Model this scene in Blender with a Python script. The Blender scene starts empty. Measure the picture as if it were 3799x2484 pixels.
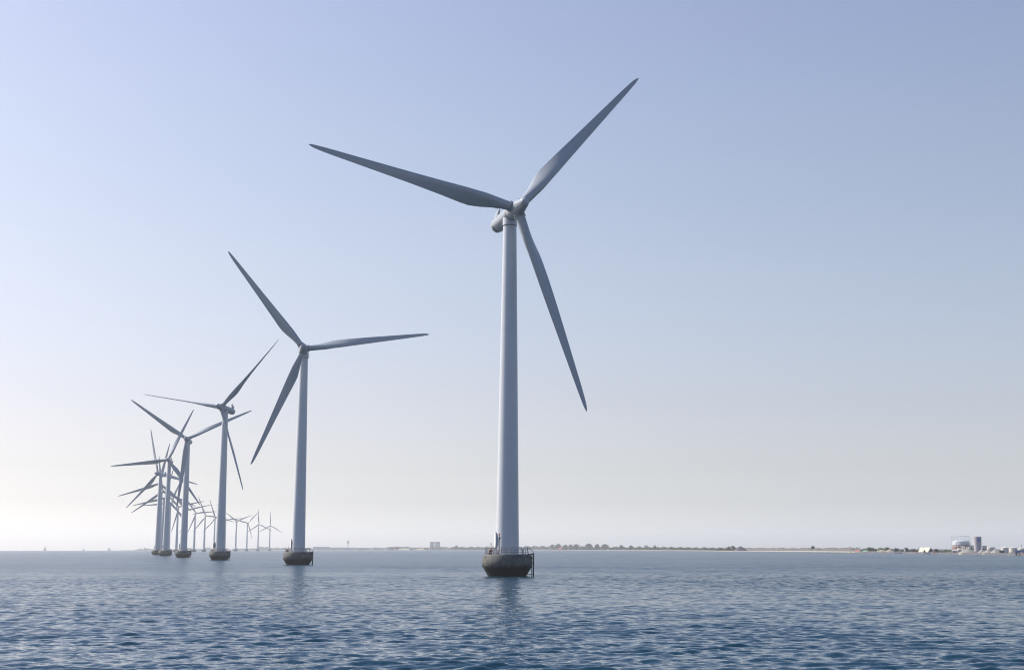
import bpy, bmesh, math, random
import numpy as np
from mathutils import Vector, Matrix
R = math.radians
scene = bpy.context.scene
COL = scene.collection

# ------------------------------------------------------------------ camera
CAM_H = 4.8
FPX, CX, CY, W, H = 5168.0, 2210.0, 1242.0, 3799.0, 2484.0     # lens in photo pixels
PITCH = math.atan((2031 - CY) / FPX)
cam_d = bpy.data.cameras.new("camera")
cam = bpy.data.objects.new("camera", cam_d); COL.objects.link(cam)
cam_d.sensor_width = 36; cam_d.lens = FPX / W * 36
cam_d.shift_x = -(CX / W - 0.5)
cam_d.clip_start = 0.5; cam_d.clip_end = 60000
cam.location = (0, 0, CAM_H)
cam.matrix_world = Matrix.Translation((0, 0, CAM_H)) @ Matrix.Rotation(R(90) + PITCH, 4, 'X') @ Matrix.Rotation(R(0.1) * -1, 4, 'Z')
scene.camera = cam

# ------------------------------------------------------------------ light
SUN_AZ, SUN_EL = -70.0, 42.0          # degrees, azimuth clockwise from +Y
world = bpy.data.worlds.new("World"); scene.world = world; world.use_nodes = True
wn = world.node_tree; bg = wn.nodes["Background"]
sky = wn.nodes.new("ShaderNodeTexSky"); sky.sky_type = 'NISHITA'; sky.sun_disc = False
sky.sun_elevation = R(SUN_EL); sky.sun_rotation = R(SUN_AZ)
sky.air_density = 1.0; sky.dust_density = 1.5; sky.ozone_density = 2.0; sky.altitude = 0
SKYTINT = [(0.0, (1.125, 1.192, 1.451)), (0.013, (1.125, 1.192, 1.451)), (0.0319, (0.849, 0.853, 1.026)), (0.0556, (0.784, 0.731, 0.81)), (0.0794, (0.795, 0.701, 0.744)), (0.1033, (0.808, 0.694, 0.705)), (0.1982, (0.9, 0.771, 0.722)), (0.2905, (0.929, 0.808, 0.763)), (0.3693, (0.928, 0.807, 0.798)), (0.5, (0.72, 0.793, 0.921)), (0.75, (0.5, 0.639, 0.873)), (1.0, (0.44, 0.577, 0.834))]
# the hazy summer sky is paler than the clear-air model: pull its colour towards its own grey and tint it
bw = wn.nodes.new("ShaderNodeRGBToBW"); wn.links.new(sky.outputs[0], bw.inputs[0])
mx = wn.nodes.new("ShaderNodeMix"); mx.data_type = 'RGBA'; mx.inputs[0].default_value = 0.88
wn.links.new(bw.outputs[0], mx.inputs[6]); wn.links.new(sky.outputs[0], mx.inputs[7])
tn = wn.nodes.new("ShaderNodeMix"); tn.data_type = 'RGBA'; tn.blend_type = 'MULTIPLY'; tn.inputs[0].default_value = 1
wg = wn.nodes.new("ShaderNodeNewGeometry"); ws = wn.nodes.new("ShaderNodeSeparateXYZ"); wn.links.new(wg.outputs["Incoming"], ws.inputs[0])
wr = wn.nodes.new("ShaderNodeMapRange"); wr.inputs[1].default_value = 0.0; wr.inputs[2].default_value = -1.0; wn.links.new(ws.outputs[2], wr.inputs[0])
wt = wn.nodes.new("ShaderNodeValToRGB"); wt.color_ramp.interpolation = 'LINEAR'
for i, (p, c) in enumerate(SKYTINT):
    e = wt.color_ramp.elements[i] if i < 2 else wt.color_ramp.elements.new(p)
    e.position = p; e.color = (*c, 1)
wn.links.new(wr.outputs[0], wt.inputs[0]); wn.links.new(wt.outputs[0], tn.inputs[7])
wn.links.new(mx.outputs[2], tn.inputs[6]); wn.links.new(tn.outputs[2], bg.inputs[0]); bg.inputs[1].default_value = 0.13
sd = bpy.data.lights.new("sun", 'SUN'); sd.energy = 5.0; sd.angle = R(0.5); sd.color = (1, 0.91, 0.78)
sun = bpy.data.objects.new("sun", sd); COL.objects.link(sun)
sv = Vector((math.sin(R(SUN_AZ)) * math.cos(R(SUN_EL)), math.cos(R(SUN_AZ)) * math.cos(R(SUN_EL)), math.sin(R(SUN_EL))))
sun.rotation_euler = sv.to_track_quat('Z', 'Y').to_euler(); sun.location = sv * 300
scene.view_settings.view_transform = 'Standard'; scene.view_settings.look = 'None'
scene.view_settings.gamma = 1; scene.view_settings.exposure = 0.62
scene.render.engine = 'CYCLES'
scene.cycles.max_bounces = 6; scene.cycles.volume_bounces = 1
scene.cycles.use_denoising = True; scene.cycles.filter_width = 1.1

RE = 7.4e6                                     # earth radius with refraction: the sea surface really falls away
def zsea(x, y): return -(x * x + y * y) / (2 * RE)

# ------------------------------------------------------------------ materials
def mat(name, col, rough=0.6, noise=0.0, scale=1.0, metal=0.0, spec=0.5, col2=None, stretch=(1, 1, 1)):
    m = bpy.data.materials.new(name); m.use_nodes = True
    n = m.node_tree; b = n.nodes["Principled BSDF"]
    b.inputs["Roughness"].default_value = rough; b.inputs["Metallic"].default_value = metal
    b.inputs["Specular IOR Level"].default_value = spec
    if noise or col2:
        tc = n.nodes.new("ShaderNodeTexCoord"); mp = n.nodes.new("ShaderNodeMapping"); mp.inputs["Scale"].default_value = stretch
        t = n.nodes.new("ShaderNodeTexNoise"); t.inputs["Scale"].default_value = scale; t.inputs["Detail"].default_value = 5
        r = n.nodes.new("ShaderNodeValToRGB")
        c2 = col2 or tuple(max(0, c * (1 - noise)) for c in col)
        r.color_ramp.elements[0].position = 0.35; r.color_ramp.elements[1].position = 0.65
        r.color_ramp.elements[0].color = (*c2, 1); r.color_ramp.elements[1].color = (*col, 1)
        n.links.new(tc.outputs["Object"], mp.inputs[0]); n.links.new(mp.outputs[0], t.inputs[0])
        n.links.new(t.outputs[0], r.inputs[0]); n.links.new(r.outputs[0], b.inputs["Base Color"])
    else:
        b.inputs["Base Color"].default_value = (*col, 1)
    return m
M = {}
M['paint'] = mat('turbine_paint', (0.47, 0.505, 0.555), 0.22, 0.05, 0.35, spec=0.45, stretch=(1, 1, .25))
M['blade'] = mat('blade_paint', (0.33, 0.36, 0.395), 0.2, 0.05, 0.3, spec=0.45)
M['dark'] = mat('dark_seal', (0.03, 0.033, 0.037), 0.6)
M['galv'] = mat('galvanised_steel', (0.24, 0.24, 0.24), 0.45, 0.2, 6, metal=0.6)
M['tar'] = mat('black_steel', (0.022, 0.024, 0.028), 0.5, 0.3, 3)
M['red'] = mat('red_plastic', (0.6, 0.03, 0.02), 0.4)
M['yellow'] = mat('yellow_paint', (0.7, 0.42, 0.03), 0.45)
M['orange'] = mat('orange_red_paint', (0.6, 0.11, 0.06), 0.5)
M['white'] = mat('white_paint', (0.78, 0.78, 0.76), 0.45, 0.05, 0.6)
M['sail'] = mat('sailcloth', (0.8, 0.8, 0.78), 0.7)
M['sail_orange'] = mat('orange_sailcloth', (0.75, 0.3, 0.05), 0.7)
M['sail_red'] = mat('red_sailcloth', (0.6, 0.05, 0.04), 0.7)
M['cream'] = mat('cream_sheeting', (0.47, 0.44, 0.36), 0.6, 0.08, 0.4)
M['shed'] = mat('grey_sheeting', (0.42, 0.44, 0.47), 0.6, 0.12, 0.2)
M['dshed'] = mat('dark_sheeting', (0.10, 0.10, 0.12), 0.7, 0.2, 0.4)
M['bshed'] = mat('blue_sheeting', (0.12, 0.2, 0.42), 0.6, 0.12, 0.4)
M['brick'] = mat('pinkish_brick', (0.32, 0.2, 0.17), 0.8, 0.2, 0.2)
M['tan'] = mat('tan_render', (0.5, 0.43, 0.36), 0.8, 0.15, 0.1)
M['conc'] = mat('pale_concrete', (0.5, 0.5, 0.5), 0.8, 0.15, 0.3)
M['silo'] = mat('silo_concrete', (0.34, 0.33, 0.37), 0.8, 0.12, 0.5, stretch=(1, 1, .3))
M['glass'] = mat('window_glass', (0.04, 0.05, 0.07), 0.15)
M['gravel'] = mat('pale_gravel', (0.25, 0.25, 0.235), 0.95, 0.25, 1.5)
M['sand'] = mat('beach_sand', (0.3, 0.275, 0.23), 0.95, 0.2, 0.1)
M['coal'] = mat('dark_heap', (0.07, 0.06, 0.085), 0.95, 0.3, 0.3)
M['brownland'] = mat('bare_earth', (0.12, 0.10, 0.095), 0.95, col2=(0.07, 0.068, 0.06), scale=0.08)
M['land'] = mat('coastal_ground', (0.16, 0.17, 0.11), 0.95, col2=(0.22, 0.2, 0.15), scale=0.02)
M['leaf'] = mat('foliage', (0.055, 0.075, 0.04), 0.8, col2=(0.03, 0.045, 0.026), scale=0.25)
M['leaf2'] = mat('bright_foliage', (0.11, 0.16, 0.06), 0.8, col2=(0.06, 0.09, 0.03), scale=0.4)
M['bark'] = mat('bark', (0.09, 0.07, 0.05), 0.9)
M['tankw'] = mat('tank_white', (0.5, 0.49, 0.46), 0.55, 0.08, 0.4, stretch=(1, 1, .3))
M['gasblue'] = mat('pale_blue_steel', (0.50, 0.56, 0.60), 0.5, 0.12, 0.6)
M['rust'] = mat('red_oxide_steel', (0.24, 0.13, 0.12), 0.7, 0.25, 0.8)
M['signblue'] = mat('blue_sign', (0.03, 0.12, 0.5), 0.5)
M['quay'] = mat('quay_wall', (0.12, 0.12, 0.14), 0.9, 0.3, 0.3)
M['green'] = mat('green_roof', (0.2, 0.38, 0.26), 0.6)

def concrete():
    m = bpy.data.materials.new('foundation_concrete'); m.use_nodes = True
    n = m.node_tree; b = n.nodes["Principled BSDF"]; L = n.links.new
    tc = n.nodes.new("ShaderNodeTexCoord")
    def noise(scale, st, det=6):
        mp = n.nodes.new("ShaderNodeMapping"); mp.inputs["Scale"].default_value = st
        t = n.nodes.new("ShaderNodeTexNoise"); t.inputs["Scale"].default_value = scale; t.inputs["Detail"].default_value = det
        L(tc.outputs["Object"], mp.inputs[0]); L(mp.outputs[0], t.inputs[0]); return t.outputs[0]
    blot = noise(0.9, (1, 1, 1)); streak = noise(2.2, (1, 1, .12)); fine = noise(9, (1, 1, 1))
    r = n.nodes.new("ShaderNodeValToRGB"); r.color_ramp.elements[0].position = .3; r.color_ramp.elements[1].position = .7
    r.color_ramp.elements[0].color = (.062, .066, .068, 1); r.color_ramp.elements[1].color = (.125, .128, .122, 1); L(blot, r.inputs[0])
    r2 = n.nodes.new("ShaderNodeValToRGB"); r2.color_ramp.elements[0].position = .38; r2.color_ramp.elements[1].position = .62
    r2.color_ramp.elements[0].color = (.8, .8, .8, 1); r2.color_ramp.elements[1].color = (1.08, 1.07, 1.04, 1); L(streak, r2.inputs[0])
    mx = n.nodes.new("ShaderNodeMix"); mx.data_type = 'RGBA'; mx.blend_type = 'MULTIPLY'; mx.inputs[0].default_value = 1
    L(r.outputs[0], mx.inputs[6]); L(r2.outputs[0], mx.inputs[7])
    sp = n.nodes.new("ShaderNodeSeparateXYZ"); L(tc.outputs["Object"], sp.inputs[0])
    ad = n.nodes.new("ShaderNodeMath"); ad.operation = 'MULTIPLY_ADD'; L(streak, ad.inputs[0]); ad.inputs[1].default_value = 1.0; L(sp.outputs[2], ad.inputs[2])
    mr = n.nodes.new("ShaderNodeMapRange"); mr.inputs[1].default_value = 1.95; mr.inputs[2].default_value = 2.5; L(ad.outputs[0], mr.inputs[0])
    m2 = n.nodes.new("ShaderNodeMix"); m2.data_type = 'RGBA'; L(mr.outputs[0], m2.inputs[0])
    m2.inputs[6].default_value = (.006, .008, .007, 1); L(mx.outputs[2], m2.inputs[7]); L(m2.outputs[2], b.inputs["Base Color"])
    b.inputs["Roughness"].default_value = .85
    bp = n.nodes.new("ShaderNodeBump"); bp.inputs["Strength"].default_value = .5; bp.inputs["Distance"].default_value = .05
    L(fine, bp.inputs["Height"]); L(bp.outputs[0], b.inputs["Normal"])
    return m
M['foundation'] = concrete()

def water():
    m = bpy.data.materials.new('sea_water'); m.use_nodes = True
    n = m.node_tree; b = n.nodes["Principled BSDF"]; L = n.links.new
    b.inputs["Base Color"].default_value = (.006, .029, .050, 1)
    b.inputs["IOR"].default_value = 1.333; b.inputs["Roughness"].default_value = .25
    g = n.nodes.new("ShaderNodeNewGeometry")
    def vn(scale, st, det):
        mp = n.nodes.new("ShaderNodeMapping"); mp.inputs["Scale"].default_value = st; mp.inputs["Rotation"].default_value = (0, 0, R(-14))
        t = n.nodes.new("ShaderNodeTexNoise"); t.inputs["Scale"].default_value = scale; t.inputs["Detail"].default_value = det
        t.inputs["Roughness"].default_value = .6
        L(g.outputs["Position"], mp.inputs[0]); L(mp.outputs[0], t.inputs[0]); return t
    def vm(op, a, bb):
        v = n.nodes.new("ShaderNodeVectorMath"); v.operation = op
        for i, s in enumerate((a, bb)):
            if s is None: continue
            if isinstance(s, tuple): v.inputs[i].default_value = s
            else: L(s, v.inputs[i])
        return v.outputs[0]
    def centred(t, amp): return vm('MULTIPLY', vm('SUBTRACT', t.outputs["Color"], (.5, .5, .5)), amp)
    small = centred(vn(2.2, (.5, 1, 1), 3), (.30, .66, 0))
    big = centred(vn(.28, (.5, 1, 1), 2), (.16, .46, 0))
    gust = vn(.012, (.35, 1, 1), 3)
    gr = n.nodes.new("ShaderNodeMapRange"); gr.inputs[1].default_value = .38; gr.inputs[2].default_value = .62; gr.inputs[3].default_value = .55; gr.inputs[4].default_value = 1.45
    L(gust.outputs[0], gr.inputs[0])
    # wave groups and wind lanes: patches tens of metres across whose faces lean a little toward or away from the wind
    lanes = centred(vn(.07, (.3, 1, 1), 4), (.05, .30, 0))
    groups = centred(vn(.018, (.3, 1, 1), 3), (.0, .16, 0))
    sm = vm('ADD', vm('ADD', small, big), vm('ADD', lanes, groups))
    # roughness raised farther out to darken the reflections there, glossier foreground, edge broken up
    px = n.nodes.new("ShaderNodeSeparateXYZ"); L(g.outputs["Position"], px.inputs[0])
    ad = n.nodes.new("ShaderNodeMath"); ad.operation = 'MULTIPLY_ADD'; L(gust.outputs[0], ad.inputs[0]); ad.inputs[1].default_value = 160; L(px.outputs[1], ad.inputs[2])
    rr = n.nodes.new("ShaderNodeMapRange"); rr.inputs[1].default_value = 150; rr.inputs[2].default_value = 420; rr.inputs[3].default_value = .05; rr.inputs[4].default_value = .27
    L(ad.outputs[0], rr.inputs[0]); L(rr.outputs[0], b.inputs["Roughness"])
    sc = n.nodes.new("ShaderNodeVectorMath"); sc.operation = 'SCALE'; L(sm, sc.inputs[0]); L(gr.outputs[0], sc.inputs["Scale"])
    nn = vm('NORMALIZE', vm('ADD', g.outputs["Normal"], sc.outputs[0]), None)
    L(nn, b.inputs["Normal"])
    return m
M['water'] = water()

# ------------------------------------------------------------------ mesh helpers
def link(name, me, m=None, parent=None):
    o = bpy.data.objects.new(name, me); COL.objects.link(o)
    if m is not None and me is not None and not me.materials: me.materials.append(m)
    if parent: o.parent = parent
    return o
def from_bm(name, bm, m, parent=None, smooth=False):
    me = bpy.data.meshes.new(name); bm.normal_update(); bm.to_mesh(me); bm.free()
    if smooth:
        for p in me.polygons: p.use_smooth = True
        me.set_sharp_from_angle(angle=R(40))
    return link(name, me, m, parent)
def tag(o, label, cat, group=None, kind=None):
    if label: o['label'] = label
    if cat: o['category'] = cat
    if group: o['group'] = group
    if kind: o['kind'] = kind
    return o
def thing(name, loc, label, cat, group=None, rz=0):
    o = bpy.data.objects.new(name, None); COL.objects.link(o); o.location = loc; o.rotation_euler = (0, 0, rz)
    o.empty_display_size = 1
    return tag(o, label, cat, group)
def box(bm, x0, x1, y0, y1, z0, z1, mtx=None):
    v = [bm.verts.new((x, y, z)) for z in (z0, z1) for y in (y0, y1) for x in (x0, x1)]
    if mtx is not None:
        for q in v: q.co = mtx @ q.co
    for f in ((0, 2, 3, 1), (4, 5, 7, 6), (0, 1, 5, 4), (2, 6, 7, 3), (0, 4, 6, 2), (1, 3, 7, 5)):
        bm.faces.new([v[i] for i in f])
def tube(bm, a, b, r0, r1=None, n=10, cap=True):
    a, b = Vector(a), Vector(b); r1 = r0 if r1 is None else r1
    d = (b - a).normalized(); u = d.orthogonal().normalized(); w = d.cross(u)
    A = [bm.verts.new(a + (u * math.cos(t) + w * math.sin(t)) * r0) for t in [2 * math.pi * i / n for i in range(n)]]
    B = [bm.verts.new(b + (u * math.cos(t) + w * math.sin(t)) * r1) for t in [2 * math.pi * i / n for i in range(n)]]
    for i in range(n):
        j = (i + 1) % n; bm.faces.new((A[i], A[j], B[j], B[i]))
    if cap: bm.faces.new(A[::-1]); bm.faces.new(B)
def lathe(bm, prof, n=48, axis='Z', cap=True):
    rings = []
    for r, z in prof:
        ring = []
        for i in range(n):
            t = 2 * math.pi * i / n
            ring.append(bm.verts.new((r * math.cos(t), r * math.sin(t), z) if axis == 'Z' else (r * math.cos(t), z, r * math.sin(t))))
        rings.append(ring)
    for a, b in zip(rings, rings[1:]):
        for i in range(n):
            j = (i + 1) % n
            bm.faces.new((a[i], a[j], b[j], b[i]) if axis == 'Z' else (a[i], b[i], b[j], a[j]))
    if cap:
        for ring, fl in ((rings[0], True), (rings[-1], False)):
            if (axis == 'Z') != fl: bm.faces.new(ring)
            else: bm.faces.new(ring[::-1])
def polytube(bm, pts, r, n=8):
    for a, b in zip(pts, pts[1:]): tube(bm, a, b, r, n=n)

# ------------------------------------------------------------------ sea
def build_sea():
    rng = np.random.default_rng(7)
    def grid(rs, th):
        RR, TT = np.meshgrid(rs, th, indexing='ij'); return RR, TT
    NW = 90
    lam = np.exp(rng.uniform(np.log(.26), np.log(2.7), NW)); wind = R(-105 + 90)      # travel direction of the waves
    ang = R(96) + rng.normal(0, .5, NW); ph = rng.uniform(0, 2 * np.pi, NW)
    k = 2 * np.pi / lam
    sl = rng.uniform(.6, 1.3, NW) * np.where(lam < .55, .8, np.where(lam < 1.7, 1.1, .6))
    sl *= 0.20 / math.sqrt((sl ** 2).sum() / 2)
    amp = sl / k
    def height(X, Y, cell):
        Z = np.zeros_like(X)
        gust = 1 + .35 * np.sin(X * .021 + 1.3 * np.sin(Y * .013)) * np.sin(Y * .034 + np.sin(X * .017) * 1.7)
        for i in range(NW):
            att = np.clip((lam[i] / cell - 1.3) / 1.2, 0, 1)
            if att.max() <= 0: continue
            p = k[i] * (X * math.cos(ang[i]) + Y * math.sin(ang[i])) + ph[i]
            s = np.sin(p + .35 * np.sin(p * .37 + ph[i]))
            Z += amp[i] * att * (s - .08 * np.cos(2 * p))
        return Z * gust
    rs = [6.0]
    while rs[-1] < 30: rs.append(rs[-1] * 1.02)
    while rs[-1] < 700: rs.append(rs[-1] * 1.0023)
    while rs[-1] < 8600: rs.append(rs[-1] * 1.012)
    rs.append(9400)
    rs = np.array(rs)
    th = np.linspace(R(-33), R(25), 640)
    dr = np.gradient(rs)
    RR, TT = grid(rs, th)
    X = RR * np.sin(TT); Y = RR * np.cos(TT)
    cell = np.maximum(dr[:, None], RR * (th[1] - th[0]) * .8)
    Z = height(X, Y, cell) - (X * X + Y * Y) / (2 * RE)
    nr, nt = X.shape
    V = np.stack([X, Y, Z], -1).reshape(-1, 3)
    idx = np.arange(nr * nt).reshape(nr, nt)
    F = np.stack([idx[:-1, :-1], idx[:-1, 1:], idx[1:, 1:], idx[1:, :-1]], -1).reshape(-1, 4)[:, ::-1]
    # the rest of the circle, coarser (behind and beside the camera)
    rs2 = np.concatenate([[0.05], np.geomspace(3, 9400, 160)])
    th2 = np.linspace(R(25), R(360 - 33), 200)
    R2, T2 = grid(rs2, th2); X2 = R2 * np.sin(T2); Y2 = R2 * np.cos(T2)
    Z2 = -(X2 * X2 + Y2 * Y2) / (2 * RE)
    i2 = np.arange(X2.size).reshape(X2.shape) + len(V)
    F2 = np.stack([i2[:-1, :-1], i2[:-1, 1:], i2[1:, 1:], i2[1:, :-1]], -1).reshape(-1, 4)[:, ::-1]
    # small fan under the camera
    rs3 = np.array([.05, 6.0]); R3, T3 = grid(rs3, np.linspace(R(-33), R(25), 20)); X3 = R3 * np.sin(T3); Y3 = R3 * np.cos(T3); Z3 = X3 * 0
    i3 = np.arange(X3.size).reshape(X3.shape) + len(V) + X2.size
    F3 = np.stack([i3[:-1, :-1], i3[:-1, 1:], i3[1:, 1:], i3[1:, :-1]], -1).reshape(-1, 4)[:, ::-1]
    V = np.concatenate([V, np.stack([X2, Y2, Z2], -1).reshape(-1, 3), np.stack([X3, Y3, Z3], -1).reshape(-1, 3)])
    F = np.concatenate([F, F2, F3])
    me = bpy.data.meshes.new('sea')
    me.vertices.add(len(V)); me.vertices.foreach_set('co', V.astype(np.float32).ravel())
    me.loops.add(F.size); me.loops.foreach_set('vertex_index', F.astype(np.int32).ravel())
    me.polygons.add(len(F)); me.polygons.foreach_set('loop_start', np.arange(0, F.size, 4, dtype=np.int32))
    me.polygons.foreach_set('use_smooth', np.ones(len(F), dtype=bool))
    me.update(); me.validate()
    o = link('sea', me, M['water']); tag(o, None, None, kind='structure')
build_sea()

# ------------------------------------------------------------------ wind turbine
HUB, OFFS, TILT, BL = 64.0, 3.8, R(5), 38.0
def foundation_bm():
    bm = bmesh.new()
    lathe(bm, [(3.1, -3), (3.28, 0), (3.45, .25), (4.12, 1.35), (4.36, 1.85), (4.42, 2.3), (4.36, 2.75), (4.12, 3.45), (4.02, 3.68), (3.96, 3.74), (3.5, 3.745)], 72)
    return bm
def hole_bm(az, z):
    bm = bmesh.new()
    prof = [(4.38 + (z - 1.67) * 0, 0)]
    r = 4.21 if z > 3 else 4.30
    nrm = 14 if z > 3 else -17
    c = Vector((math.sin(az) * r, -math.cos(az) * r, z)); d = Vector((math.sin(az) * math.cos(R(nrm)), -math.cos(az) * math.cos(R(nrm)), math.sin(R(nrm))))
    u = d.cross(Vector((0, 0, 1))).normalized(); w = u.cross(d)
    ring = []
    for rr, off in ((.15, -.04), (.15, .02), (.115, .02), (.1, -.03)):
        ring.append([bm.verts.new(c + d * off + (u * math.cos(t) + w * math.sin(t)) * rr) for t in [2 * math.pi * i / 14 for i in range(14)]])
    for a, b in zip(ring, ring[1:]):
        for i in range(14): bm.faces.new((a[i], a[(i + 1) % 14], b[(i + 1) % 14], b[i]))
    bm.faces.new(ring[-1])
    return bm
def tower_bm():
    bm = bmesh.new()
    prof = [(2.14, 3.70), (2.14, 3.82), (2.03, 3.84)]
    for i in range(1, 24):
        z = 3.84 + (61.9 - 3.84) * i / 23; t = i / 23
        prof.append((2.03 - (2.03 - 1.2) * t, z))
    lathe(bm, prof, 64)
    return bm
def collar_bm():
    bm = bmesh.new(); lathe(bm, [(1.2, 62.02), (1.29, 62.02), (1.29, 62.7), (1.24, 63.6), (1.1, 63.6)], 48); return bm
def airfoil(n=28):
    pts = []
    for i in range(n):
        t = 2 * math.pi * i / n
        x = .5 - .5 * math.cos(t)                      # 0 leading edge .. 1 trailing edge
        yt = 5 * (.2969 * math.sqrt(max(x, 0)) - .126 * x - .3516 * x * x + .2843 * x ** 3 - .1036 * x ** 4)
        s = 1 if t < math.pi else -1
        camber = .12 * (x - x * x)
        pts.append((x, s * yt, camber))
    return pts
def blade_bm():
    bm = bmesh.new(); n = 28; af = airfoil(n)
    rings = []
    S = [1.35, 1.9, 2.6, 3.4, 4.4, 5.4, 6.4, 7.4, 8.6, 10, 12, 14, 16.5, 19, 22, 25, 28, 31, 33.5, 35.5, 36.8, 37.5, 37.85, 38.0]
    def lerp(x, xs, ys): return float(np.interp(x, xs, ys))
    for r in S:
        chord = lerp(r, [1.35, 2.6, 4.5, 6.5, 8.5, 10, 14, 20, 28, 34, 36.5, 37.6, 38], [1.72, 1.74, 2.2, 2.8, 3.05, 2.98, 2.5, 1.98, 1.42, 1.0, .74, .42, .1])
        tk = lerp(r, [1.35, 2.6, 5, 8.5, 14, 22, 38], [1.0, .98, .62, .34, .25, .20, .15])
        bl = lerp(r, [1.35, 2.4, 6.5, 8.5], [0, 0, .75, 1])
        tw = R(lerp(r, [1.35, 5, 9, 14, 20, 38], [38, 36, 30, 17, 8, 0]))
        pa = lerp(r, [1.35, 2.6, 8.5, 38], [.5, .5, .34, .34])
        ring = []
        for i in range(n):
            t = 2 * math.pi * i / n
            cxx, cyy = -.5 * math.cos(t), .5 * math.sin(t)
            x, y, cb = af[i]
            px = (cxx + .5 - pa) * chord * (1 - bl) + (x - pa) * chord * bl
            py = cyy * chord * (1 - bl) + (y * tk * .98 + cb * .5) * chord * bl
            if bl < 1: py = cyy * chord * max(tk, .5) * (1 - bl) + (y * tk + cb * .5) * chord * bl
            # px: + towards trailing edge -> -X ; thickness -> +Y (downwind, suction side)
            X, Y = -px, py
            Xr = X * math.cos(tw) + Y * math.sin(tw)
            Yr = X * math.sin(tw) * -1 + Y * math.cos(tw)
            ring.append(bm.verts.new((Xr, Yr, r)))
        rings.append(ring)
    for a, b in zip(rings, rings[1:]):
        for i in range(n): bm.faces.new((a[i], b[i], b[(i + 1) % n], a[(i + 1) % n]))
    bm.faces.new(rings[0]); bm.faces.new(rings[-1][::-1])
    bmesh.ops.recalc_face_normals(bm, faces=bm.faces)
    return bm
def hub_mesh():
    bm = bmesh.new()
    lathe(bm, [(.02, -4.3), (.35, -4.25), (.62, -4.08), (.8, -3.75), (.92, -3.2), (1.06, -2.4), (1.22, -1.5), (1.36, -.6), (1.42, .2), (1.42, 2.0), (1.38, 2.45), (.02, 2.5)][::-1], 40, axis='Y')
    for k in range(3):
        a = 2 * math.pi * k / 3; d = Vector((math.sin(a), 0, math.cos(a)))
        tube(bm, d * .2, d * 1.42, 1.15, .97, n=32)
    ob = from_bm('hub_tmp', bm, None)
    rm = ob.modifiers.new('r', 'REMESH'); rm.mode = 'VOXEL'; rm.voxel_size = .07
    smo = ob.modifiers.new('s', 'SMOOTH'); smo.iterations = 14; smo.factor = .5
    dg = bpy.context.evaluated_depsgraph_get()
    me = bpy.data.meshes.new_from_object(ob.evaluated_get(dg)); me.name = 'rotor_hub'
    bpy.data.objects.remove(ob)
    for p in me.polygons: p.use_smooth = True
    me.materials.clear(); me.materials.append(M['blade'])
    return me
def nacelle_bm():
    bm = bmesh.new()
    lathe(bm, [(.1, -1.2), (1.3, -1.2), (1.34, -1.14), (1.38, -.3), (1.4, 1.0), (1.4, 5.6), (1.37, 6.3), (1.26, 6.85), (1.02, 7.3), (.7, 7.6), (.35, 7.75), (.05, 7.78)][::-1], 48, axis='Y')
    return bm
def fin_bm():
    bm = bmesh.new()
    # streamlined cooler housing on the tail: long in Y, concave scooped front, tapering to its top
    prof = []
    for z, y0, y1, w in ((1.0, 5.5, 7.3, .5), (1.5, 5.7, 7.6, .47), (1.95, 5.65, 7.65, .4), (2.3, 5.5, 7.55, .32), (2.6, 5.3, 7.15, .24), (2.8, 5.2, 6.7, .17)):
        ring = []
        for i in range(20):
            t = 2 * math.pi * i / 20
            yy = (y0 + y1) / 2 + (y1 - y0) / 2 * math.cos(t); xx = w * (abs(math.sin(t)) ** .8) * (1 if math.sin(t) >= 0 else -1)
            ring.append(bm.verts.new((xx, yy, z)))
        prof.append(ring)
    for a, b in zip(prof, prof[1:]):
        for i in range(20): bm.faces.new((a[i], a[(i + 1) % 20], b[(i + 1) % 20], b[i]))
    bm.faces.new(prof[-1]); bm.faces.new(prof[0][::-1])
    bmesh.ops.recalc_face_normals(bm, faces=bm.faces)
    return bm
def mast_bm():
    bm = bmesh.new()
    tube(bm, (0, 6.3, 2.6), (0, 6.3, 3.45), .05, n=8)
    tube(bm, (-.42, 6.3, 3.3), (.42, 6.3, 3.3), .045, n=8)
    for s in (-.42, .42):
        tube(bm, (s, 6.3, 3.22), (s, 6.3, 3.5), .05, n=8)
    tube(bm, (0, 6.3, 3.4), (0, 6.3, 4.3), .015, n=6)
    return bm
def ring_bm(r, w, t, axis='Z', off=0):
    bm = bmesh.new(); lathe(bm, [(r - t, off), (r, off), (r, off + w), (r - t, off + w)], 48, axis=axis, cap=False); bmesh.ops.recalc_face_normals(bm, faces=bm.faces); return bm
def oval(bm, c, u, w, n_, hw, hh, t0, t1, N=28):
    A, B = [], []
    for i in range(N):
        t = 2 * math.pi * i / N; cc, ss = math.cos(t), math.sin(t)
        px = hw * math.copysign(abs(cc) ** .75, cc); pz = hh * math.copysign(abs(ss) ** .75, ss)
        A.append(bm.verts.new(c + u * px + w * pz + n_ * t0)); B.append(bm.verts.new(c + u * px + w * pz + n_ * t1))
    for i in range(N): bm.faces.new((A[i], A[(i + 1) % N], B[(i + 1) % N], B[i]))
    bm.faces.new(A[::-1]); bm.faces.new(B)
DOORAZ = R(-74)
def door_frame_bm():
    bm = bmesh.new(); a = DOORAZ
    n_ = Vector((math.sin(a), -math.cos(a), 0)); u = Vector((math.cos(a), math.sin(a), 0))
    oval(bm, n_ * 1.98 + Vector((0, 0, 6.25)), u, Vector((0, 0, 1)), n_, .62, 1.38, -.3, .24)
    bmesh.ops.recalc_face_normals(bm, faces=bm.faces); return bm
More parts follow.
